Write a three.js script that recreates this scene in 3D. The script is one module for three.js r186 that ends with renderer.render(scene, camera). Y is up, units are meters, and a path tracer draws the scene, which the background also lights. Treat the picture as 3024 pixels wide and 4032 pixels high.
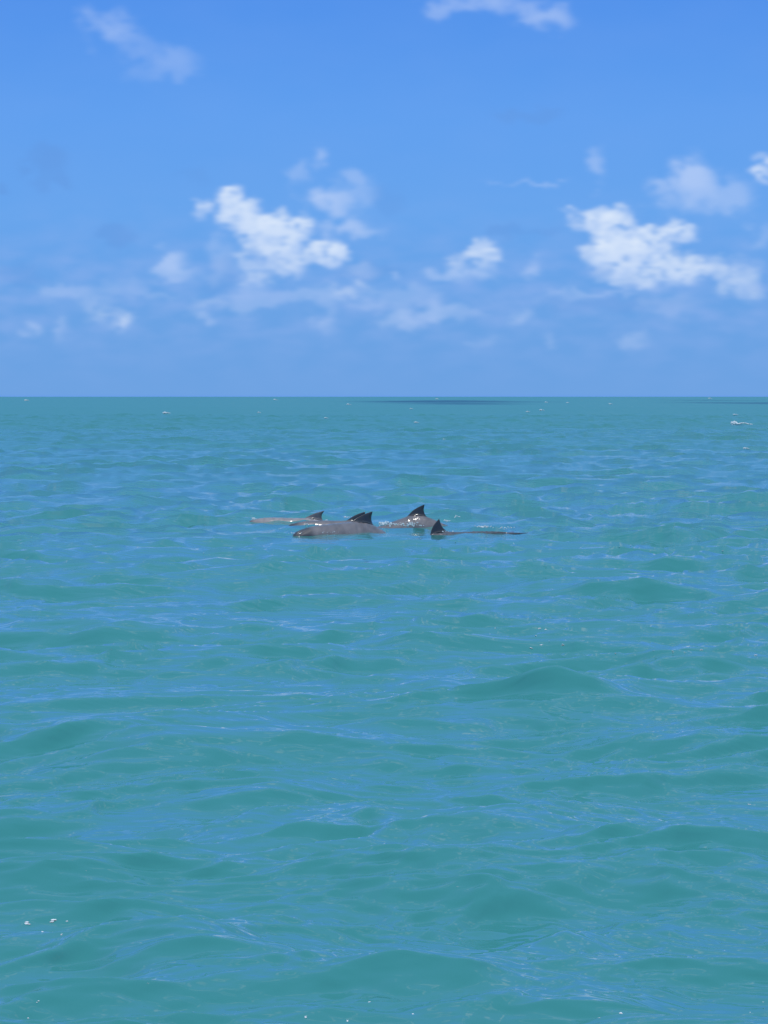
import * as THREE from 'three';
import { mergeGeometries } from 'three/addons/utils/BufferGeometryUtils.js';
import { createNoise2D } from 'simplex-noise';

const RAD = Math.PI / 180;
function rng(seed) {
  let s = seed >>> 0;
  return () => { s = (s + 0x6d2b79f5) >>> 0; let t = s; t = Math.imul(t ^ (t >>> 15), t | 1); t ^= t + Math.imul(t ^ (t >>> 7), t | 61); return ((t ^ (t >>> 14)) >>> 0) / 4294967296; };
}
const noise = createNoise2D(rng(11)), noiseB = createNoise2D(rng(23));
const clamp = (x, a = 0, b = 1) => Math.min(b, Math.max(a, x));
const lerp = (a, b, t) => a + (b - a) * t;
const smooth = (a, b, x) => { const t = clamp((x - a) / (b - a)); return t * t * (3 - 2 * t); };
function fbm(x, y, oct = 4) { let v = 0, a = .5, f = 1; for (let i = 0; i < oct; i++) { v += a * noise(x * f + i * 17.3, y * f - i * 9.1); a *= .5; f *= 2.03; } return v; }

// ---------- camera ----------
const scene = new THREE.Scene();
const EYE = 1.85, FOCAL = 12000, PITCH = Math.atan(457 / FOCAL);
const camera = new THREE.PerspectiveCamera(2 * Math.atan(2016 / FOCAL) / RAD, .75, .1, 20000);
camera.position.set(0, EYE, 0);
camera.rotation.x = -PITCH;
const renderer = new THREE.WebGLRenderer({ antialias: true });
renderer.toneMapping = THREE.LinearToneMapping;
renderer.toneMappingExposure = 1;
renderer.shadowMap.enabled = true;

// ---------- sun ----------
const SUN_EL = 78 * RAD, SUN_AZ = 155 * RAD;                // measured from straight ahead, negative to the left
const sunDir = new THREE.Vector3(Math.sin(SUN_AZ) * Math.cos(SUN_EL), Math.sin(SUN_EL), -Math.cos(SUN_AZ) * Math.cos(SUN_EL));
const sun = new THREE.DirectionalLight(new THREE.Color(1, .955, .88), 3);
sun.position.copy(sunDir).multiplyScalar(900).add(new THREE.Vector3(0, 0, -42));
sun.target.position.set(0, 0, -42);
sun.castShadow = true;
Object.assign(sun.shadow.camera, { left: -40, right: 40, top: 40, bottom: -40, near: 1, far: 2000 });
sun.shadow.mapSize.set(2048, 2048);
scene.add(sun, sun.target);

// ---------- sky: clear air and clouds, each cloud puff as kind, azimuth, elevation, radii in degrees and cover ----------
const PUFFS = `
c -3.40 3.42 0.23 0.26 .85
c -3.51 3.63 0.11 0.17 .6
c -2.90 3.68 0.28 0.28 .9
c -2.70 3.37 0.37 0.37 .95
c -2.47 3.05 0.42 0.39 .85
c -2.08 3.10 0.35 0.30 .8
c -1.99 2.92 0.52 0.44 .9
c -1.64 3.05 0.31 0.37 .95
c -1.47 3.18 0.21 0.24 .8
c -1.86 2.58 0.45 0.37 .75
c -2.34 2.58 0.44 0.37 .6
c -2.47 2.19 0.40 0.26 .55
c -1.64 2.45 0.26 0.26 .6
c -1.04 2.65 0.37 0.37 .9
c -1.21 2.79 0.21 0.23 .8
w -1.12 3.70 0.42 0.23 .75
w -0.86 3.53 0.23 0.26 .6
w -0.52 3.74 0.44 0.45 .42
w -0.60 3.12 0.63 0.17 .7
w -0.56 4.09 0.17 0.23 .35
w -1.21 4.46 0.16 0.19 .5
w -1.56 4.17 0.23 0.30 .35
w -4.00 2.47 0.35 0.30 .7
w -4.07 2.31 0.44 0.21 .4
w -3.55 2.23 0.52 0.14 .2
c -5.11 1.45 0.45 0.23 .5
c -4.89 1.32 0.21 0.19 .6
w -6.55 1.19 0.21 0.19 .5
w -6.06 1.32 0.16 0.30 .35
w -5.80 1.96 0.70 0.14 .25
w -4.93 2.05 0.52 0.19 .22
c -3.38 1.64 0.35 0.19 .42
c -2.99 1.64 0.26 0.10 .5
w -3.25 1.45 0.19 0.14 .4
c 1.87 2.56 0.37 0.33 .85
c 1.48 2.49 0.39 0.28 .55
w 1.13 2.32 0.35 0.16 .45
w 1.65 2.28 0.61 0.14 .4
c -0.47 1.96 0.48 0.26 .5
w 0.18 2.22 0.12 0.10 .45
w 0.26 1.89 0.52 0.23 .25
w 0.44 1.45 0.70 0.23 .5
w 1.00 1.61 0.35 0.26 .5
w -1.08 1.44 0.24 0.35 .35
w 2.78 2.40 0.19 0.26 .5
w 2.58 1.45 0.31 0.21 .4
w 4.64 1.05 0.38 0.16 .35
w 3.09 1.06 0.17 0.14 .25
w -1.82 1.89 0.78 0.12 .25
w 4.17 1.93 0.96 0.07 .3
w 5.29 1.71 0.70 0.26 .25
w -6.05 1.88 0.52 0.17 .35
w -5.37 1.75 0.44 0.16 .3
w -4.33 1.88 0.61 0.12 .25
w -2.34 1.76 1.13 0.09 .3
w -1.12 1.89 0.52 0.21 .4
w -0.26 1.71 0.78 0.12 .3
w 0.61 1.89 0.52 0.16 .25
w 1.48 1.54 0.61 0.19 .3
w 1.83 1.02 0.52 0.12 .2
w -0.43 2.32 0.44 0.16 .35
w 3.47 1.88 0.52 0.17 .3
w -2.51 1.89 0.52 0.35 .3
w -3.03 2.58 0.35 0.52 .3
c 3.47 3.42 0.17 0.17 1
c 3.75 3.26 0.33 0.21 1
c 4.08 3.16 0.35 0.31 1
c 4.42 3.11 0.42 0.38 .95
c 3.99 2.70 0.38 0.35 .8
c 4.51 2.61 0.49 0.48 1
c 4.94 2.74 0.40 0.47 1
c 4.90 3.00 0.23 0.26 .95
c 5.44 3.00 0.33 0.31 .9
c 4.73 2.23 0.66 0.30 .85
c 5.29 2.31 0.52 0.35 .85
c 5.80 2.33 0.40 0.33 .75
c 5.72 2.48 0.23 0.23 .7
c 6.32 2.31 0.33 0.28 .65
c 6.66 2.22 0.35 0.38 .5
c 6.53 1.96 0.44 0.21 .6
c 6.92 1.96 0.23 0.35 .55
w 5.71 4.21 0.37 0.31 .75
w 5.88 3.94 0.44 0.35 .7
w 5.80 3.66 0.96 0.30 .45
w 6.61 3.72 0.37 0.38 .42
w 5.11 3.92 0.35 0.17 .5
w 4.00 4.28 0.17 0.40 .42
c 7.12 4.17 0.30 0.35 .95
w 7.07 2.99 0.26 0.23 .3
w 2.60 3.98 0.70 0.06 .35
w 3.12 3.97 0.35 0.05 .3
w -5.09 6.84 0.57 0.37 .42
w -4.58 6.51 0.44 0.26 .22
w -3.89 6.19 0.56 0.37 .3
w -4.32 6.00 0.52 0.21 .15
w 1.13 7.22 0.57 0.17 .4
w 1.99 7.39 0.61 0.30 .5
w 2.69 7.13 0.52 0.23 .5
w 3.25 7.01 0.38 0.23 .5
d -6.30 4.38 0.47 0.31 .5
d -6.26 4.06 0.38 0.21 .35
d -5.99 3.92 0.19 0.14 .5
d -5.00 3.00 0.44 0.23 .45
d 2.78 5.21 0.61 0.14 .4
d -7.12 3.86 0.14 0.10 .5
d 0.09 3.61 0.35 0.35 .25
d 2.26 3.09 0.31 0.19 .4
d 2.87 3.09 0.52 0.09 .3
d -3.55 4.08 0.35 0.14 .2
d -0.26 2.32 0.70 0.17 .3
d 4.43 1.71 1.39 0.16 .25
d -3.03 2.23 0.35 0.44 .25
d -6.82 2.22 0.52 0.19 .25
`.trim().split('\n').map((l) => { const [k, ...v] = l.split(' '); return [k, ...v.map(Number)]; });
{ // a heap cloud is a pile of smaller billows
  const r = rng(15);
  for (const p of PUFFS.filter((p) => p[0] === 'c')) {
    const [, az, el, rx, ry, s] = p;
    p[3] *= .86; p[4] *= .86;
    for (let i = 0; i < 7; i++) {
      const a = r() * 6.283, d = .35 + .5 * r(), k = .34 + .3 * r();
      PUFFS.push(['c', az + rx * d * Math.cos(a), el + ry * d * Math.sin(a) * (Math.sin(a) < 0 ? .7 : 1), rx * k, ry * k, s * (.8 + .35 * r()) * (Math.sin(a) < -.3 ? .75 : 1)]);
    }
  }
}
{ // the rest of the sky has the same scattered fair-weather clouds
  const r = rng(5);
  for (let i = 0; i < 420; i++) {
    const az = 16 + r() * 328, el = 1 + 15 * r() * r(), kind = r() < .55 ? 'c' : r() < .7 ? 'w' : 'd';
    const n = kind === 'c' ? 2 + Math.floor(r() * 5) : 1;
    for (let j = 0; j < n; j++) PUFFS.push([kind, az + (r() - .5) * 1.5, Math.max(.5, el + (r() - .5) * .7), .25 + r() * .5, .2 + r() * .3, (kind === 'c' ? .55 : .3) + r() * .3]);
  }
  for (let i = 0; i < 150; i++) { // added overhead, farther apart and larger, to lighten the water reflections
    const az = r() * 360, el = 13 + r() * 24, k = .5 + el / 30;
    for (let j = 0; j < 4; j++) PUFFS.push([r() < .6 ? 'c' : 'w', az + (r() - .5) * 3.4 * k, el + (r() - .5) * 1.4 * k, k * (.5 + r() * .9), k * (.4 + r() * .5), .4 + r() * .4]);
  }
}
const AIR = [ // elevation in degrees, then linear radiance; higher rows brightened to strengthen water reflections
  [0, .155, .362, .755], [1.6, .147, .366, .785], [3.4, .138, .376, .845], [5.2, .12, .35, .86], [7.3, .088, .292, .83], [12, .108, .325, .77], [25, .138, .37, .71], [50, .125, .335, .66], [90, .11, .29, .61],
];
function air(el) {
  let i = 0; while (i < AIR.length - 2 && el > AIR[i + 1][0]) i++;
  const a = AIR[i], b = AIR[i + 1], t = clamp((el - a[0]) / (b[0] - a[0]));
  return [lerp(a[1], b[1], t), lerp(a[2], b[2], t), lerp(a[3], b[3], t)];
}
function cloudAt(az, el, list) {
  const wx = fbm(az * 1.5, el * 1.7, 4), wy = fbm(az * 1.5 + 40, el * 1.7 + 13, 4);
  const billow = 1 - .9 * Math.abs(noiseB(az * 2.2 + wx * .6, el * 2.8 + wy * .6));
  const out = { c: [0, 0, 0, 0], w: [0, 0, 0, 0], d: [0, 0, 0, 0] };
  for (const [k, a0, e0, rx, ry, s] of list) {
    const m = k === 'c' ? .15 : .2;
    const u = (az + wx * m - a0) / rx, v = (el + wy * m - e0) / ry, q = u * u + v * v;
    const o = out[k];
    if (k === 'c') {
      if (q >= 1) continue;
      const t = Math.sqrt(1 - q), thick = t * Math.min(rx, ry);          // how deep the billow is along the line of sight
      o[0] += thick * s; const w = (thick + .02) ** 2; o[1] += w; o[2] += w * clamp(.44 + .52 * v - .2 * u + .12 * t); o[3] = Math.max(o[3], s * smooth(0, .45, t));
    } else {
      if (q > 1.7) continue;
      const w = (1.7 - q) ** 2 / 2.9; o[0] += w; o[1] += w * s;
    }
  }
  return [out, billow, wx];
}
function skyTexture(W = 4096, H = 4096) {
  const data = new Float32Array(W * H * 4), half = H / 2;
  const horizon = air(0), cells = new Map();
  for (const p of PUFFS) for (let d = Math.floor((p[1] - 1.5 * p[3] - 1) / 3); d <= Math.floor((p[1] + 1.5 * p[3] + 1) / 3); d++) { const k = ((d % 120) + 120) % 120; cells.set(k, [...(cells.get(k) || []), p]); }
  for (let j = 0; j < H; j++) {
    const el = (j + .5) / H * 180 - 90, base = el > 0 ? air(el) : horizon;
    for (let i = 0; i < W; i++) {
      const at = (j * W + i) * 4;
      let [r, g, b] = base;
      if (el > 0 && el < 40) {
        const theta = (i + .5) / W * 360 - 180;                       // texture angle; straight ahead (-z) is -90
        let az = theta + 90; if (az > 180) az -= 360;
        const list = cells.get(((Math.floor(az / 3) % 120) + 120) % 120);
        { // thin veils of vapour, denser low down
          const veil = clamp(.15 * Math.exp(-(((el - 1.9) / 1.1) ** 2)) * (.8 + 2.6 * fbm(az * .8, el * 1.9, 5)) + .035 * fbm(az * .3 + 9, el * .7, 4) + .02, 0, .4);
          r = lerp(r, .33, veil); g = lerp(g, .48, veil); b = lerp(b, .88, veil);
        }
        if (list) {
          const near = list.map((p) => { let a = p[1]; while (a - az > 180) a -= 360; while (az - a > 180) a += 360; return [p[0], a, p[2], p[3], p[4], p[5]]; }).filter((p) => Math.abs(p[1] - az) < p[3] * 1.5 + .4 && Math.abs(p[2] - el) < p[4] * 1.5 + .4);
          if (near.length) {
            const [o, billow, wx] = cloudAt(az, el, near);
            if (o.d[0] > 0) { const A = o.d[1] / o.d[0] * smooth(0, .7, o.d[0] + wx * .5) * .9; r = lerp(r, .125, A); g = lerp(g, .31, A); b = lerp(b, .73, A); }
            if (o.w[0] > 0) { const A = o.w[1] / o.w[0] * smooth(0, 1.25, o.w[0] + .5 * wx + .28 * (billow - .6)); r = lerp(r, .49, A); g = lerp(g, .635, A); b = lerp(b, .94, A); }
            if (o.c[0] > 0) {
              const A = Math.min(.97, o.c[3]) * (1 - Math.exp(-o.c[0] * 3.6 * Math.max(.1, .1 + 1.2 * billow + .5 * wx + .8 * fbm(az * 3.6 + 3, el * 5 + 8, 3))));
              const lit = clamp(o.c[2] / o.c[1] * 1.02 + .34 * (billow - .6) - .02);
              r = lerp(r, lerp(.38, .78, lit), A); g = lerp(g, lerp(.56, .87, lit), A); b = lerp(b, lerp(.92, .985, lit), A);
            }
          }
        }
      }
      data[at] = r; data[at + 1] = g; data[at + 2] = b; data[at + 3] = 1;
    }
  }
  const t = new THREE.DataTexture(data, W, H, THREE.RGBAFormat, THREE.FloatType);
  t.mapping = THREE.EquirectangularReflectionMapping; t.magFilter = t.minFilter = THREE.LinearFilter; t.colorSpace = THREE.LinearSRGBColorSpace; t.needsUpdate = true;
  return t;
}
const skyMap = skyTexture();
scene.background = skyMap;
scene.environment = skyMap;

// ---------- the sea: wind waves as a height field in world metres ----------
const COMPONENTS = [];
{
  const r = rng(71);
  // wavelength band in metres, rms slope of the band, spread of directions in degrees, number of waves
  for (const [l0, l1, slope, spread, n] of [[7, 13, .012, 30, 6], [3.6, 7, .024, 36, 10], [1.9, 3.6, .044, 40, 12], [1, 1.9, .066, 42, 10], [.5, 1, .108, 47, 12], [.25, .5, .105, 50, 16], [.13, .25, .09, 46, 18], [.065, .13, .072, 44, 18]])
    for (let i = 0; i < n; i++) {
      const L = l0 * (l1 / l0) ** ((i + r()) / n), k = 2 * Math.PI / L;
      const dir = (8 + (r() + r() + r() - 1.5) * 1.25 * spread) * RAD;    // waves run towards the camera, a little from the left
      COMPONENTS.push({ k, kx: k * Math.sin(dir), kz: k * Math.cos(dir), a: slope / Math.sqrt(n) * 1.414 / k, p: r() * 6.2832, short: 1 - smooth(2, 6, L) });
    }
}
// spacing of the sea mesh at a distance, and how much steeper the waves it can carry are made for the shorter ones it cannot
const spacing = (d) => d < 300 ? Math.min(.75, .92 * d * d / (EYE * FOCAL / 3.9375)) : d < 600 ? 1.9 : 6;
const STEEPER = Array.from({ length: 400 }, (_, i) => {
  const step = .01 * Math.pow(1.02, i);
  let kept = 0, long = 0, all = 0;
  for (const c of COMPONENTS) {
    const v = (c.a * c.k) ** 2, keep = clamp((2.4 - .75 * c.k * step) / .9) ** 2;
    all += v; kept += v * keep * c.short; long += v * (1 - c.short) * keep;
  }
  return Math.min(3.3, Math.sqrt(Math.max(1, (all - long) / Math.max(kept, 1e-9))));
});
const CHOPPY = COMPONENTS.filter((c) => c.k < 55);
// single steep wavelets that stand out of the chop: x, z, crest half length, height, half width, turn
const WAVELETS = [
[1.09, -18.30, 0.5, 0.16, 0.74, 0.21],
  [-0.61, -10.06, 0.33, 0.11, 0.51, -0.17],
  [0.30, -23.41, 0.36, 0.15, 0.49, 0.14],
  [-2.10, -23.44, 0.5, 0.13, 0.60, -0.10],
  [0.73, -13.66, 0.36, 0.1, 0.46, 0.09],
  [-1.21, -15.97, 0.5, 0.12, 0.55, -0.24],
  [1.34, -12.22, 0.4, 0.1, 0.46, 0.00],
  [-2.85, -35.40, 0.8, 0.14, 0.64, 0.07],
  [-0.18, -13.27, 0.45, 0.09, 0.41, -0.14],
  [2.34, -28.98, 0.7, 0.12, 0.55, 0.10],
  [-1.02, -31.99, 0.8, 0.11, 0.51, -0.17],
  [-1.33, -11.97, 0.4, 0.08, 0.37, -0.24],
  [0.18, -17.21, 0.4, 0.09, 0.41, 0.17],
  [1.67, -16.39, 0.5, 0.1, 0.46, -0.14],
  [-0.60, -14.61, 0.4, 0.09, 0.41, -0.21],
  [0.10, -9.74, 0.3, 0.07, 0.32, 0.10],
  [0.66, -9.22, 0.35, 0.08, 0.37, -0.09],
  [-3.14, -50.48, 1.1, 0.14, 0.64, 0.14],
  [2.17, -44.49, 1.0, 0.14, 0.64, -0.14],
  [2.02, -21.41, 0.5, 0.1, 0.46, 0.10],
  [-0.93, -9.28, 0.3, 0.07, 0.32, -0.21],
  [0.30, -11.67, 0.4, 0.09, 0.41, 0.24],
];
const POD = { x: 0, z: -42.8 };
function height(x, z, dl = 0) {
  const d = Math.hypot(x, z) + 1e-6, dr = spacing(d), m = Math.max(1, d / 500), X0 = x / m, Z0 = z / m;
  let X = X0 + .35 * noise(X0 * .23, Z0 * .23) + .1 * noise(X0 * .9 + 7, Z0 * .9);
  let Z = Z0 + .35 * noise(X0 * .23 + 31, Z0 * .23) + .1 * noise(X0 * .9, Z0 * .9 + 19);
  const ux = x / d, uz = z / d;
  const gust = 1 + .22 * noise(X0 * .11 - 50, Z0 * .08) + .2 * noise(X0 * .017 + 4, Z0 * .03);
  const more = STEEPER[Math.floor(clamp(Math.log(dr / m / .01) / Math.log(1.02), 0, 399))] - 1;   // the mesh carries fewer of the short waves far out
  // water runs together at the crests: look the waves up where this spot of water came from
  let cx = 0, cz = 0;
  for (const c of CHOPPY) {
    if (dr > 0 && Math.max(Math.abs(c.kx * ux + c.kz * uz) / m * dr, Math.abs(c.kx * uz - c.kz * ux) / m * dl) > 1.9) continue;
    const e = 2.1 * c.a * Math.cos(c.kx * X + c.kz * Z + c.p) / c.k;
    cx -= c.kx * e; cz -= c.kz * e;
  }
  X += cx; Z += cz;
  let h = 0, ripple = 0;
  for (const c of COMPONENTS) {
    let keep = 1 + more * c.short;
    if (dr > 0) {
      const f = Math.max(Math.abs(c.kx * ux + c.kz * uz) / m * dr, Math.abs(c.kx * uz - c.kz * ux) / m * dl);
      if (f > 2.4) continue;
      if (f > 1.5) keep *= (2.4 - f) / .9;
    }
    const q = c.kx * X + c.kz * Z + c.p, s = Math.sin(q - .4 * Math.sin(q));         // steeper in front than behind
    const v = keep * c.a * (.7 * s + .4 * (1 - 2 * Math.sqrt((1 - s) * .5 + .012)));       // rounded troughs, sharp crests
    if (c.k > 3.3) ripple += v; else h += v;
  }
  if (d > 30 && d < 56) { const calm = Math.exp(-(((x - POD.x) / 2.6) ** 4) - ((z - POD.z) / 4.4) ** 4); h = h * (1 - .85 * calm) - .034 * calm; ripple *= 1 - .5 * calm; }   // the pod flattens the chop about it
  h = (h + ripple * gust) * m;
  if (d < 100) for (const [wx, wz, len, H, wid, turn] of WAVELETS) {
    const c = Math.cos(turn), s = Math.sin(turn), dx = x - wx, dz = z - wz, u = dx * c + dz * s, v = -dx * s + dz * c + .12 * len * noise(x / len + 3, z / len);
    if (Math.abs(u) > 3 * len || Math.abs(v) > 5 * wid) continue;
    const front = v > 0 ? v / (wid * .75) : -v / (wid * 1.7);              // steeper on the side towards us
    h += H * Math.exp(-((u / len) ** 2)) * (Math.exp(-front * 1.15) * 1.25 - .25 * Math.exp(-front * front * .3));
  }
  return h;
}
// how far a stretch of the sea reaches, how rough its unresolved ripples are, how much of the ripple tile it shows
const BANDS = [[25, .04, .45], [40, .06, .6], [65, .1, .75], [105, .16, .8], [170, .23, .65], [300, .3, .5], [9999, .36, .35]];
const seaGeometry = (() => {
  const radii = [0];
  for (let r = 6.8; r < 66;) { radii.push(r); r += Math.max(.004, .92 * r * r / (EYE * FOCAL / 3.9375)); }
  for (let r = 66; r < 300; r += .75) radii.push(r);
  for (let r = 300; r < 600; r += 1.9) radii.push(r);
  for (let r = 600; r < 1900; r += 6) radii.push(r);
  for (let r = 1900; r < 9000; r *= 1.12) radii.push(r);
  const angles = [], FAN = 9.4 * RAD, N = 860, M = 68;
  for (let i = 0; i < N; i++) angles.push(-FAN + 2 * FAN * i / N);
  for (let i = 0; i < M; i++) angles.push(FAN + (2 * Math.PI - 2 * FAN) * i / M);
  const A = angles.length, R = radii.length, P = new Float32Array(A * R * 3), UV = new Float32Array(A * R * 2), index = new Uint32Array(A * (R - 1) * 6);
  for (let j = 0; j < R; j++) {
    const r = radii[j];
    for (let i = 0; i < A; i++) {
      const a = angles[i], inFan = i < N, at = j * A + i, x = r * Math.sin(a), z = -r * Math.cos(a);
      const calm = r > 1900 ? Math.max(0, 1 - (r - 1900) / 900) : 1;
      P[at * 3] = x; P[at * 3 + 2] = z;
      P[at * 3 + 1] = r < .1 ? -.05 : calm ? calm * height(x, z, r * (inFan ? 2 * FAN / N : (2 * Math.PI - 2 * FAN) / M)) - (1 - calm) * .3 : -.3;
      UV[at * 2] = x; UV[at * 2 + 1] = -z;
    }
  }
  let n = 0;
  const g = new THREE.BufferGeometry();
  let band = 0, from = 0;
  for (let j = 0; j < R - 1; j++) { if (band < BANDS.length - 1 && radii[j] > BANDS[band][0]) { g.addGroup(from, n - from, band++); from = n; } for (let i = 0; i < A; i++) {
    const k = (i + 1) % A, a = j * A + i, b = j * A + k, c = a + A, d = b + A;
    index[n++] = a; index[n++] = b; index[n++] = d; index[n++] = a; index[n++] = d; index[n++] = c;
  } }
  g.addGroup(from, n - from, band);
  g.setAttribute('position', new THREE.BufferAttribute(P, 3)); g.setAttribute('uv', new THREE.BufferAttribute(UV, 2)); g.setIndex(new THREE.BufferAttribute(index, 1));
  g.computeVertexNormals();
  return g;
})();
// capillary ripples, too fine for the mesh: a tile of 5 m that repeats without a seam
const TILE = 5;
function rippleMap(S = 1024) {
  const r = rng(303), comps = [];
  for (let i = 0; i < 64; i++) {
    const L = .05 * (.3 / .05) ** r(), dir = (8 + (r() + r() - 1) * 40) * RAD;
    const fx = Math.round(TILE / L * Math.sin(dir)), fy = Math.round(TILE / L * Math.cos(dir));
    comps.push([fx, fy, .05 / Math.sqrt(32), r() * 6.2832]);
  }
  const d = new Uint8Array(S * S * 4), lookup = new Float32Array(4096);
  for (let i = 0; i < 4096; i++) { const t = i / 4096 * 6.28318530718; lookup[i] = Math.cos(t) * (1 + 1.0 * Math.sin(t)); }
  for (let j = 0; j < S; j++) for (let i = 0; i < S; i++) {
    let sx = 0, sy = 0;
    for (const [fx, fy, s, p] of comps) {
      const l = Math.hypot(fx, fy), ph = (fx * i + fy * j) / S + p / 6.28318530718;
      const c = lookup[Math.floor((ph - Math.floor(ph)) * 4096) & 4095] * s;
      sx += c * fx / l; sy += c * fy / l;
    }
    const q = 1 / Math.hypot(sx, sy, 1), at = (j * S + i) * 4;
    d[at] = 127.5 - 127.5 * sx * q; d[at + 1] = 127.5 - 127.5 * sy * q; d[at + 2] = 127.5 + 127.5 * q; d[at + 3] = 255;
  }
  const t = new THREE.DataTexture(d, S, S);
  t.wrapS = t.wrapT = THREE.RepeatWrapping; t.magFilter = THREE.LinearFilter; t.minFilter = THREE.LinearMipmapLinearFilter; t.generateMipmaps = true; t.repeat.set(1 / TILE, 1 / TILE); t.needsUpdate = true;
  return t;
}
const ripples = rippleMap();
const seaMaterials = BANDS.map(([, rough, strength]) => new THREE.MeshPhysicalMaterial({ name: 'sea_water', color: new THREE.Color(.040, .21, .205), roughness: rough, ior: 1.333, specularIntensity: 1, normalMap: ripples, normalScale: new THREE.Vector2(strength, strength) }));
const sea = new THREE.Mesh(seaGeometry, seaMaterials);
sea.name = 'sea'; sea.userData = { kind: 'structure', label: 'choppy turquoise open sea reaching to the horizon' };
sea.castShadow = sea.receiveShadow = true;
scene.add(sea);

// ---------- helpers for things ----------
function tag(o, label, category, group, kind) {
  o.userData = { label, category };
  if (group) o.userData.group = group;
  if (kind) { o.userData.kind = kind; }
  return o;
}
const used = new Map();
function numbered(name) { const n = used.get(name) || 0; used.set(name, n + 1); return n ? `${name}_${String(n).padStart(3, '0')}` : name; }
// a place in the scene from a bearing (pixels of the survey picture, 3024 x 4032) and a distance or the water surface
function ray(px, py) {
  const v = new THREE.Vector3((px - 1512) / FOCAL, (2016 - py) / FOCAL, -1);
  return v.applyAxisAngle(new THREE.Vector3(1, 0, 0), -PITCH);
}
function at(px, py, depth) { const v = ray(px, py); return v.multiplyScalar(depth / -v.z).add(camera.position); }
function onWater(px, py) {
  const v = ray(px, py);
  let t0 = 6.8, t = 6.8;
  for (; t < 1900; t += Math.max(.02, t * .002)) {
    if (EYE + v.y * t < height(v.x * t, v.z * t)) break;
    t0 = t;
  }
  for (let i = 0; i < 20; i++) { const m = (t0 + t) / 2; if (EYE + v.y * m < height(v.x * m, v.z * m)) t = m; else t0 = m; }
  return new THREE.Vector3(v.x * t, height(v.x * t, v.z * t), v.z * t);
}

// ---------- dolphins ----------
// [share of the length from the beak, half height, half width, centre line] in metres for a length of 2.3 m
const BODY = [
  [0, .008, .010, -.045], [.02, .020, .022, -.045], [.055, .025, .028, -.04], [.078, .034, .038, -.03], [.095, .062, .058, -.008], [.125, .090, .082, 0], [.17, .122, .110, 0], [.23, .152, .138, -.005],
  [.31, .178, .160, -.012], [.40, .190, .168, -.012], [.50, .184, .158, -.005], [.60, .160, .130, .006], [.70, .125, .094, .018], [.78, .093, .062, .026], [.85, .064, .038, .028], [.905, .044, .026, .028], [.935, .030, .034, .026], [.95, .021, .070, .024], [.97, .014, .165, .022], [.985, .010, .225, .020], [.995, .006, .255, .018], [1, .002, .262, .018],
];
function bodyAt(f) {
  let i = 0; while (i < BODY.length - 2 && f > BODY[i + 1][0]) i++;
  const p = BODY[Math.max(0, i - 1)], a = BODY[i], b = BODY[i + 1], n = BODY[Math.min(BODY.length - 1, i + 2)], w = b[0] - a[0], t = (f - a[0]) / w;
  return [1, 2, 3].map((k) => {
    const ma = i ? (b[k] - p[k]) / (b[0] - p[0]) * w : b[k] - a[k], mb = n !== b ? (n[k] - a[k]) / (n[0] - a[0]) * w : b[k] - a[k];
    return (2 * t ** 3 - 3 * t * t + 1) * a[k] + (t ** 3 - 2 * t * t + t) * ma + (3 * t * t - 2 * t ** 3) * b[k] + (t ** 3 - t * t) * mb;
  });
}
const LENGTH = 2.3, FIN_AT = .45;                                  // the fin starts 45 % of the way along
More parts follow.
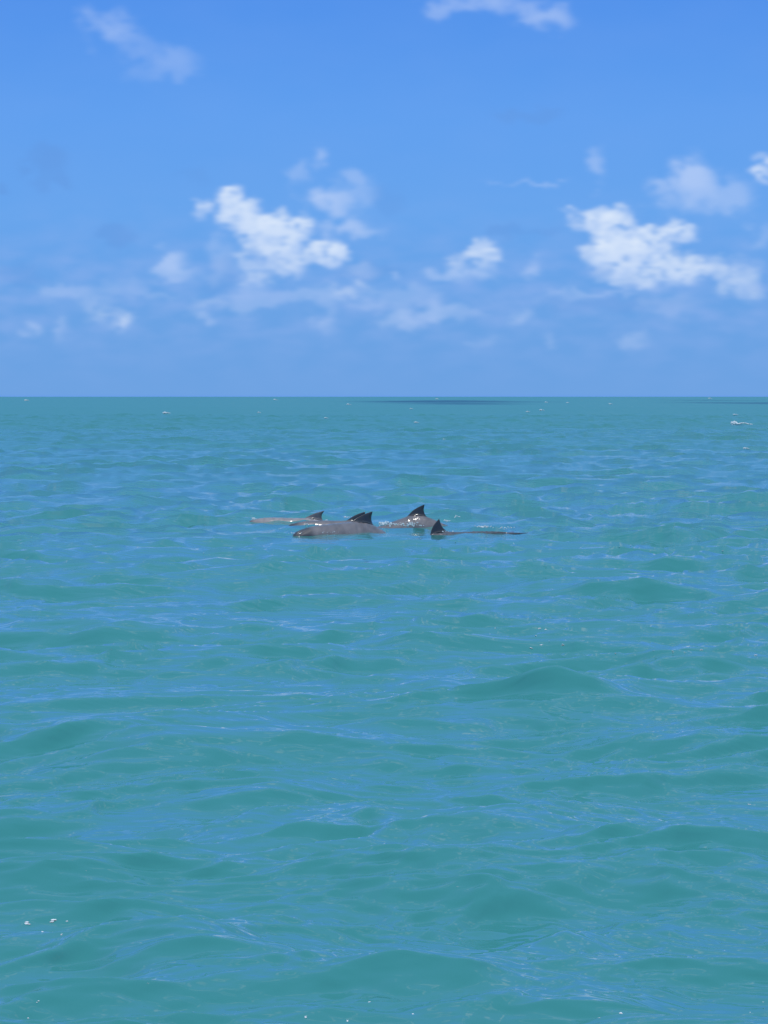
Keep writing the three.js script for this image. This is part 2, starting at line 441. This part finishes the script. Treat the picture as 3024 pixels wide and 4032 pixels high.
function dolphinGeometry({ bend = .2, curl = 0, dip = 0, fin, seed, skin, finSkin, headSkin }) {
  const { headTo = .135 } = arguments[0], { chord, H, tip, tipChord = .03, convex = 1.15 } = fin;
  const n = createNoise2D(rng(seed));
  const lead = (u) => tip * Math.pow(u, convex) - .012 * Math.sin(u * Math.PI);
  const trail = (u) => { const back = tip + tipChord; return back + (chord - back) * (1 - u) - .045 * Math.sin(Math.PI * Math.pow(u, .75)); };
  const fs = [], FN = 30;
  const f0 = FIN_AT, f1 = FIN_AT + chord / LENGTH;
  for (let i = 0; i <= 40; i++) fs.push(f0 * Math.pow(i / 40, 1.25));
  const finFrom = fs.length - 1;
  for (let i = 1; i <= FN; i++) fs.push(f0 + (f1 - f0) * i / FN);
  const finTo = fs.length - 1;
  for (let i = 1; i <= 34; i++) fs.push(f1 + (1 - f1) * Math.pow(i / 34, .8));
  const RING = 26, UP = 16;                                        // points from keel to back on one side, then up the fin
  const P = [], C = [], I = [], ringAt = [], finRow = [];
  const mid = FIN_AT * LENGTH + chord / 2;
  const spine = (x) => -bend * (x - mid) ** 2 / (1 + curl * (x - mid) ** 2) - (x > mid ? dip * (x - mid) ** 2 : 0);
  const put = (x, y, z, color) => { P.push(x - mid, y, z); C.push(...color); return P.length / 3 - 1; };
  const mottled = (c, x, y, z) => { const m = 1 + .16 * n(x * 7, y * 9 + z * 8) + .12 * n(x * 23, y * 25 + z * 20); return c.map((v) => v * m); };
  const flareAt = (p, u) => (.018 * (1 - .72 * u) + .016 * Math.exp(-u / .06)) * Math.pow(4 * p * (1 - p), .62);
  for (let j = 0; j < fs.length; j++) {
    const f = fs[j], x = f * LENGTH, [hh, hw, cy] = bodyAt(f), inFin = j >= finFrom && j <= finTo, p = inFin ? (f - f0) / (f1 - f0) : 0;
    const hump = .03 * Math.exp(-(((x - mid) / (chord * .8)) ** 2));
    const fluke = clamp((f - .93) / .07);
    const left = [], right = [];
    for (let i = 0; i <= RING; i++) {
      const phi = -Math.PI / 2 + Math.PI * i / RING;
      let z = hw * Math.sign(Math.cos(phi)) * Math.pow(Math.abs(Math.cos(phi)), .92), y = hh * Math.sin(phi);
      const top = clamp(Math.sin(phi));
      y += hump * top ** 3; z *= 1 - .16 * top ** 2 * (1 - fluke);                       // a ridge runs along the back
      if (i === RING) z = inFin ? flareAt(p, 0) : 0;
      const sweep = fluke > 0 ? .42 * Math.abs(z) * (.3 + .7 * fluke) - .12 * Math.exp(-((z / .05) ** 2)) * clamp((f - .975) / .025) : 0;
      const Y = cy + y + spine(x);
      const dark = clamp((headTo - f) / .03), tail = clamp((f - .8) / .12), back = smooth(.55, 1, Math.sin(phi)) * .3, belly = smooth(0, -.7, Math.sin(phi));
      let c = skin.map((v, k) => lerp(v, headSkin[k], Math.max(dark, tail * .85)));
      c = c.map((v, k) => lerp(lerp(v, finSkin[k] * 1.6, back), v * 1.25, belly));
      const lump = .004 * n(x * 12, phi * 2) + .0016 * n(x * 55, phi * 9);
      const a = put(x + sweep, Y + lump * Math.sin(phi), z + lump * .5 * Math.cos(phi), mottled(c, x, y, z));
      right.push(a);
      left.push(i === 0 || (i === RING && z === 0) ? a : put(x + sweep, Y + lump * Math.sin(phi), -z - lump * .5 * Math.cos(phi), mottled(c, x, y, -z)));
    }
    ringAt.push([right, left]);
    if (inFin) {
      const yTop = cy + hh + hump + spine(x), [hm, , cm] = bodyAt(FIN_AT + chord / LENGTH / 2), yMid = cm + hm + .03 + spine(mid);
      const rowR = [right[RING]], rowL = [left[RING]];
      for (let i = 1; i <= UP; i++) {
        const u = i / UP, round = u > .62 ? Math.sqrt(Math.max(0, 1 - ((u - .62) / .38) ** 2)) : 1;
        const c0 = lead(u), c1 = trail(u), cm2 = (c0 * .35 + c1 * .65);
        const q0 = cm2 + (c0 - cm2) * round, q1 = cm2 + (c1 - cm2) * round;
        const fx = f0 * LENGTH + lerp(q0, q1, p), fy = lerp(yTop, yMid, smooth(0, .5, u)) + (yMid + H - yMid) * u;
        const z = i === UP ? 0 : flareAt(p, u);
        const edge = p > .93 && p < 1 ? -.006 * Math.abs(n(u * 9, 3)) : 0;
        const c = mottled(finSkin.map((v, k) => lerp(lerp(skin[k], v, .75), v, smooth(0, .06, u))), fx * 2, fy * 2, 0);
        const a = put(fx + edge, fy, z, c);
        rowR.push(a); rowL.push(z === 0 || p === 0 || p === 1 ? a : put(fx + edge, fy, -z, c));
      }
      finRow.push([rowR, rowL]);
    }
  }
  const quad = (a, b, c, d) => { if (a !== b && b !== c && a !== c) I.push(a, b, c); if (a !== c && c !== d && a !== d) I.push(a, c, d); };
  for (let j = 0; j + 1 < fs.length; j++) for (let i = 0; i < RING; i++) {
    const [r0, l0] = ringAt[j], [r1, l1] = ringAt[j + 1];
    quad(r0[i], r1[i], r1[i + 1], r0[i + 1]);
    quad(l0[i], l0[i + 1], l1[i + 1], l1[i]);
  }
  for (let j = 0; j + 1 < finRow.length; j++) for (let i = 0; i < UP; i++) {
    const [r0, l0] = finRow[j], [r1, l1] = finRow[j + 1];
    quad(r0[i], r1[i], r1[i + 1], r0[i + 1]);
    quad(l0[i], l0[i + 1], l1[i + 1], l1[i]);
  }
  const g = new THREE.BufferGeometry();
  g.setAttribute('position', new THREE.Float32BufferAttribute(P, 3)); g.setAttribute('color', new THREE.Float32BufferAttribute(C, 3)); g.setIndex(I);
  g.computeVertexNormals();
  return g;
}
const wetSkin = new THREE.MeshPhysicalMaterial({ name: 'wet_skin', color: 0xffffff, vertexColors: true, roughness: .55, ior: 1.4, clearcoat: .8, clearcoatRoughness: .14 });
const PINK_GREY = [.165, .145, .148], PALE = [.26, .235, .23], DARK = [.028, .026, .03], HEAD = [.055, .052, .058];
const POD_GROUP = 'dolphins surfacing together';
// front and rear base of the fin in the survey picture, distance, turn (head towards us positive), nose-down pitch, roll
function dolphin(label, { front, rear, depth, yaw, pitch, roll = 0, size = 1, ...look }) {
  const o = new THREE.Group();
  o.name = numbered('dolphin');
  const body = new THREE.Mesh(dolphinGeometry(look), wetSkin);
  body.name = 'body'; body.castShadow = body.receiveShadow = true;
  const [hm, , cm] = bodyAt(FIN_AT + look.fin.chord / LENGTH / 2);
  body.position.y = -(cm + hm + .03);                                // the group stands where the fin meets the back
  o.add(body);
  o.position.copy(at((front[0] + rear[0]) / 2, (front[1] + rear[1]) / 2, depth));
  o.rotation.set(roll * RAD, yaw * RAD, pitch * RAD, 'YZX');
  o.scale.setScalar(size);
  scene.add(o);
  return tag(o, label, 'dolphin', POD_GROUP);
}
dolphin('leftmost dolphin, pale grey, stretched flat at the surface behind the others', { front: [1199, 2039], rear: [1278, 2046], depth: 45.8, yaw: 2, pitch: -7, bend: .0, dip: .25, seed: 1, skin: PALE, finSkin: [.12, .105, .11], headSkin: [.12, .11, .115], fin: { chord: .30, H: .14, tip: .27, tipChord: .022, convex: 1.0 } });
dolphin('dolphin half hidden behind the front one, its dark head and fin tip showing', { front: [1366, 2051], rear: [1447, 2056], depth: 44, yaw: 8, pitch: -7.5, bend: .03, headTo: .17, dip: .2, seed: 2, skin: PINK_GREY, finSkin: DARK, headSkin: HEAD, fin: { chord: .33, H: .155, tip: .235, tipChord: .04, convex: .95 } });
dolphin('front dolphin with long pinkish grey back, black fin and dark wet head', { front: [1386, 2053], rear: [1472, 2059], depth: 42.2, size: 1.12, yaw: 35, pitch: -4, bend: .03, dip: .5, headTo: .20, seed: 3, skin: PINK_GREY, finSkin: DARK, headSkin: HEAD, fin: { chord: .36, H: .14, tip: .285, tipChord: .045, convex: 1.05 } });
dolphin('dolphin with arched back and tall black fin, right of the white splash', { front: [1601, 2028], rear: [1686, 2028], depth: 44.2, yaw: 3, pitch: 0, bend: .7, curl: 3, seed: 4, skin: PINK_GREY, finSkin: DARK, headSkin: HEAD, fin: { chord: .31, H: .155, tip: .235, tipChord: .035, convex: 1.0 } });
dolphin('rightmost dolphin, awash, triangular black fin and dark tail trailing right', { front: [1692, 2099], rear: [1768, 2092], depth: 41.4, yaw: 24, pitch: 9, bend: .02, seed: 5, skin: [.085, .083, .095], finSkin: DARK, headSkin: HEAD, fin: { chord: .28, H: .18, tip: .145, tipChord: .03, convex: 1.1 } });

// ---------- foam, splashes and whitecaps ----------
const foamWhite = new THREE.MeshStandardMaterial({ name: 'foam', color: new THREE.Color(.7, .74, .75), roughness: .75 });
const lumpShapes = [];
for (let k = 0; k < 6; k++) {
  const g = new THREE.IcosahedronGeometry(1, 2), p = g.attributes.position, n = createNoise2D(rng(900 + k));
  for (let i = 0; i < p.count; i++) {
    const x = p.getX(i), y = p.getY(i), z = p.getZ(i), m = 1 + .42 * n(x * 1.4 + y * .8, z * 1.4 - y * .5) + .2 * n(x * 4, z * 4 + y * 3);
    p.setXYZ(i, x * m, y * m, z * m);
  }
  g.deleteAttribute('uv'); g.computeVertexNormals();
  lumpShapes.push(g);
}
function lump(r, pos, w, h, d) {
  const g = lumpShapes[Math.floor(r() * lumpShapes.length)].clone();
  return g.rotateY(r() * 6.283).scale(w / 2, h / 2, d / 2).translate(pos.x, pos.y, pos.z);
}
function joined(name, lumps, label, category, kind) {
  const m = new THREE.Mesh(mergeGeometries(lumps), foamWhite);
  m.name = numbered(name); m.castShadow = m.receiveShadow = true; scene.add(m);
  return tag(m, label, category, null, kind);
}
{ // loose foam flecks, a few lumps standing in for sun glints: bearings in the survey picture and width of each
  const FLECKS = `2022 2141 12,2095 2143 8,2118 2143 7,2287 2156 10,2437 2153 9,2484 2147 9,2619 2152 13,2560 2170 8,2845 2167 9,2838 2186 7,1793 2134 6,2141 2226 6,2150 2227 5,1831 2284 5,1854 2284 5,2124 2474 20,2150 2478 18,2113 2503 12,2132 2538 22,2091 2551 16,2216 2538 14,2161 2522 9,1959 2489 8,1927 2496 11,1950 2474 12,1995 2515 5,2423 2572 12,2473 2565 10,2651 2567 16,2697 2569 12,2760 2558 16,2824 2560 12,2975 2578 18,2915 2597 10,2943 2599 9,2573 2562 8,2988 2665 9,2130 2601 6,2711 2422 6,3011 2466 7,542 2152 6,123 2114 6,322 2256 5,802 2177 6,839 2492 6,948 2499 6,439 2556 5,153 2635 5,715 2759 9,806 2764 6,1326 2771 5,1429 2771 5,583 2948 7,971 3031 6,1171 2731 6,109 3634 32,208 3626 34,264 3627 14,164 3668 18,241 3680 14,150 3944 18,111 4010 13,1157 3613 6,339 3429 6,1454 3945 15,1203 4004 20,1367 4019 16,583 3869 10,2950 3167 16,1801 3490 7,2852 3742 8,1626 3992 16,2446 3989 24,2952 3986 12,2360 4008 9,3007 3946 9,1549 2733 5,1552 2738 8,1656 2736 7`;
  const r = rng(41), lumps = [];
  for (const f of FLECKS.split(',')) {
    const [px, py, w] = f.split(' ').map(Number), p = onWater(px, py), m = .75 * w * Math.hypot(p.x, p.z) / FOCAL;
    const n = w > 12 ? 4 : 2;
    for (let i = 0; i < n; i++) {
      const q = p.clone(); q.x += (r() - .5) * m * .7; q.z += (r() - .5) * m * 1.2; q.y = height(q.x, q.z) + m * .01;
      lumps.push(lump(r, q, m * (.3 + .4 * r()), m * (.05 + .07 * r()), m * (.4 + .6 * r())));
    }
  }
  joined('foam_and_glints', lumps, 'small white flecks of foam and modelled sun glints scattered over the near waves', 'foam', 'stuff');
}
function splash(seed, label, boxes) { // boxes: bearing, half width, half height in survey pixels, depth, count, size in metres
  const r = rng(seed), lumps = [];
  for (const [px, py, hx, hy, depth, count, size] of boxes) for (let i = 0; i < count; i++) {
    const g = () => (r() + r() + r() - 1.5) / 1.1;
    const p = at(px + hx * g(), py + hy * g(), depth + (r() - .5) * .3), k = size * (.4 + .9 * r() * r());
    const floor = height(p.x, p.z); if (p.y < floor) p.y = floor;
    lumps.push(lump(r, p, k, k * (.55 + .4 * r()), k));
  }
  joined('splash', lumps, label, 'splash', 'stuff');
}
splash(61, 'white splash of droplets and modelled sun glints between the front dolphin and the arched one', [[1510, 2062, 26, 7, 43.6, 46, .028], [1560, 2064, 36, 8, 43.7, 34, .022], [1612, 2064, 30, 9, 43.6, 40, .026], [1650, 2068, 22, 4, 43.6, 8, .018]]);  // rightmost white lumps also stand in for sun glints on the arched back
splash(62, 'white bubbles round the snout of the leftmost dolphin', [[998, 2044, 11, 4, 45.5, 16, .024]]);
splash(63, 'white bubbles behind the leftmost dolphin fin', [[1292, 2049, 12, 3, 45.6, 10, .022]]);
splash(64, 'few white droplets in the air left of the paired fins', [[1372, 2038, 20, 6, 44.6, 11, .02]]);
splash(65, 'white water washing over the tail of the rightmost dolphin', [[1915, 2074, 44, 5, 41.8, 44, .022], [1985, 2079, 40, 5, 42, 22, .018], [1760, 2092, 30, 3, 41.2, 8, .016]]);
splash(66, 'thin foam where the front dolphin head and flank meet the water', [[1165, 2100, 28, 3, 41.6, 18, .018], [1300, 2096, 80, 3, 41.7, 16, .012], [1208, 2062, 8, 4, 43.4, 6, .02]]);
splash(67, 'scattered droplets right of the arched dolphin behind its fin', [[1798, 2034, 16, 8, 44.4, 12, .02], [1756, 2050, 16, 5, 44.1, 14, .022]]);
// breaking crests far out
function cresting(seed, n, len, tall) {
  const r = rng(seed), lumps = [];
  for (let i = 0; i < n; i++) {
    const t = i / (n - 1), k = tall * (t < .25 ? 1 : .55 - .35 * t) * (.7 + .6 * r());
    lumps.push(lump(r, new THREE.Vector3((t - .5) * len, k * .3 + tall * .35 * Math.exp(-(((t - .6) / .18) ** 2)), (r() - .5) * len * .12), len / n * 2.3, k, len / n * 2));
  }
  return mergeGeometries(lumps);
}
function onSea(o, px, py) { const p = onWater(px, py); o.position.set(p.x, p.y + .03, p.z); return Math.hypot(p.x, p.z); }
{
  const big = new THREE.Mesh(cresting(5, 16, 1, .17), foamWhite);
  big.name = 'breaking_crest'; big.castShadow = big.receiveShadow = true; scene.add(big);
  const d = onSea(big, 2920, 1673); big.scale.setScalar(76 * d / FOCAL);
  tag(big, 'largest white breaking crest, near the right edge below the horizon', 'whitecap');
  const small = new THREE.Mesh(cresting(9, 6, 1, .34), foamWhite);
  small.castShadow = small.receiveShadow = true;
  for (const [px, py, w, label] of [
    [105, 1578, 12, 'tiny whitecap at the far left, close under the horizon'],
    [656, 1629, 18, 'small bright whitecap far out in the left half, well below the horizon'],
    [1374, 1594, 11, 'tiny whitecap near the middle, close under the horizon'],
    [1085, 1575, 10, 'faint whitecap just under the horizon, left of the middle'],
    [1021, 1626, 9, 'faint whitecap left of the middle, a little below the horizon'],
    [1285, 1648, 10, 'faint whitecap far beyond the leftmost dolphin fin'],
    [1640, 1666, 12, 'small whitecap far beyond the arched dolphin, lowest of the middle ones'],
    [2134, 1617, 12, 'small slanting whitecap right of the dark strip on the far sea'],
    [2079, 1623, 10, 'faint whitecap beside the small slanting one right of the dark strip'],
    [2152, 1585, 8, 'tiny whitecap close under the horizon, right of the dark strip'],
    [2236, 1587, 8, 'tiny speck of a whitecap between the two dark strips'],
    [2405, 1592, 10, 'tiny whitecap left of the right dark strip'],
    [1722, 1570, 8, 'tiny whitecap on the horizon above the middle dark strip'],
    [1620, 1611, 8, 'tiny whitecap just below the middle dark strip'],
    [2896, 1635, 12, 'small whitecap right above the largest breaking crest'],
    [2796, 1570, 10, 'tiny whitecap at the horizon above the right dark strip'],
    [2938, 1770, 15, 'thin whitecap at the right edge below the largest breaking crest'],
    [1749, 1733, 7, 'tiny whitecap far behind the arched dolphin, nearest of the far ones'],
  ]) {
    const o = small.clone(); o.name = numbered('whitecap'); scene.add(o);
    o.scale.setScalar(1.25 * w * onSea(o, px, py) / FOCAL);
    tag(o, label, 'whitecap', 'tiny whitecaps scattered towards the horizon');
  }
}
// cloudlike shapes added unseen above the picture to shade strips of the far sea
{
  const r = rng(77), white = new THREE.MeshStandardMaterial({ name: 'added_cloud_white', color: new THREE.Color(.9, .9, .9), roughness: 1 }), ALT = 2600;
  const shade = (x, z, w, d, label) => {
    const lumps = [];
    for (let i = 0; i < 24; i++) {
      const u = r() * 2 - 1, v = r() * 2 - 1; if (u * u + v * v > 1) { i--; continue; }
      const k = .12 + .16 * r();
      lumps.push(lump(r, new THREE.Vector3(u * w * .5, (r() - .2) * 8, v * d * .5), w * k, 14 + 10 * r(), d * k));
    }
    const m = new THREE.Mesh(mergeGeometries(lumps), white);
    m.name = numbered('added_cloud'); m.castShadow = true;
    m.position.set(x + sunDir.x / sunDir.y * ALT, ALT, z + sunDir.z / sunDir.y * ALT);
    scene.add(m); tag(m, label, 'added_cloud');
  };
  shade(24, -980, 52, 560, 'small added cloudlike shade caster above the picture, for the middle of the far sea');
  shade(118, -820, 60, 330, 'small added cloudlike shade caster above the picture, for the right of the far sea');
  shade(140, -1330, 22, 300, 'smallest added cloudlike shade caster above the picture, far out on the right');
}

renderer.render(scene, camera);
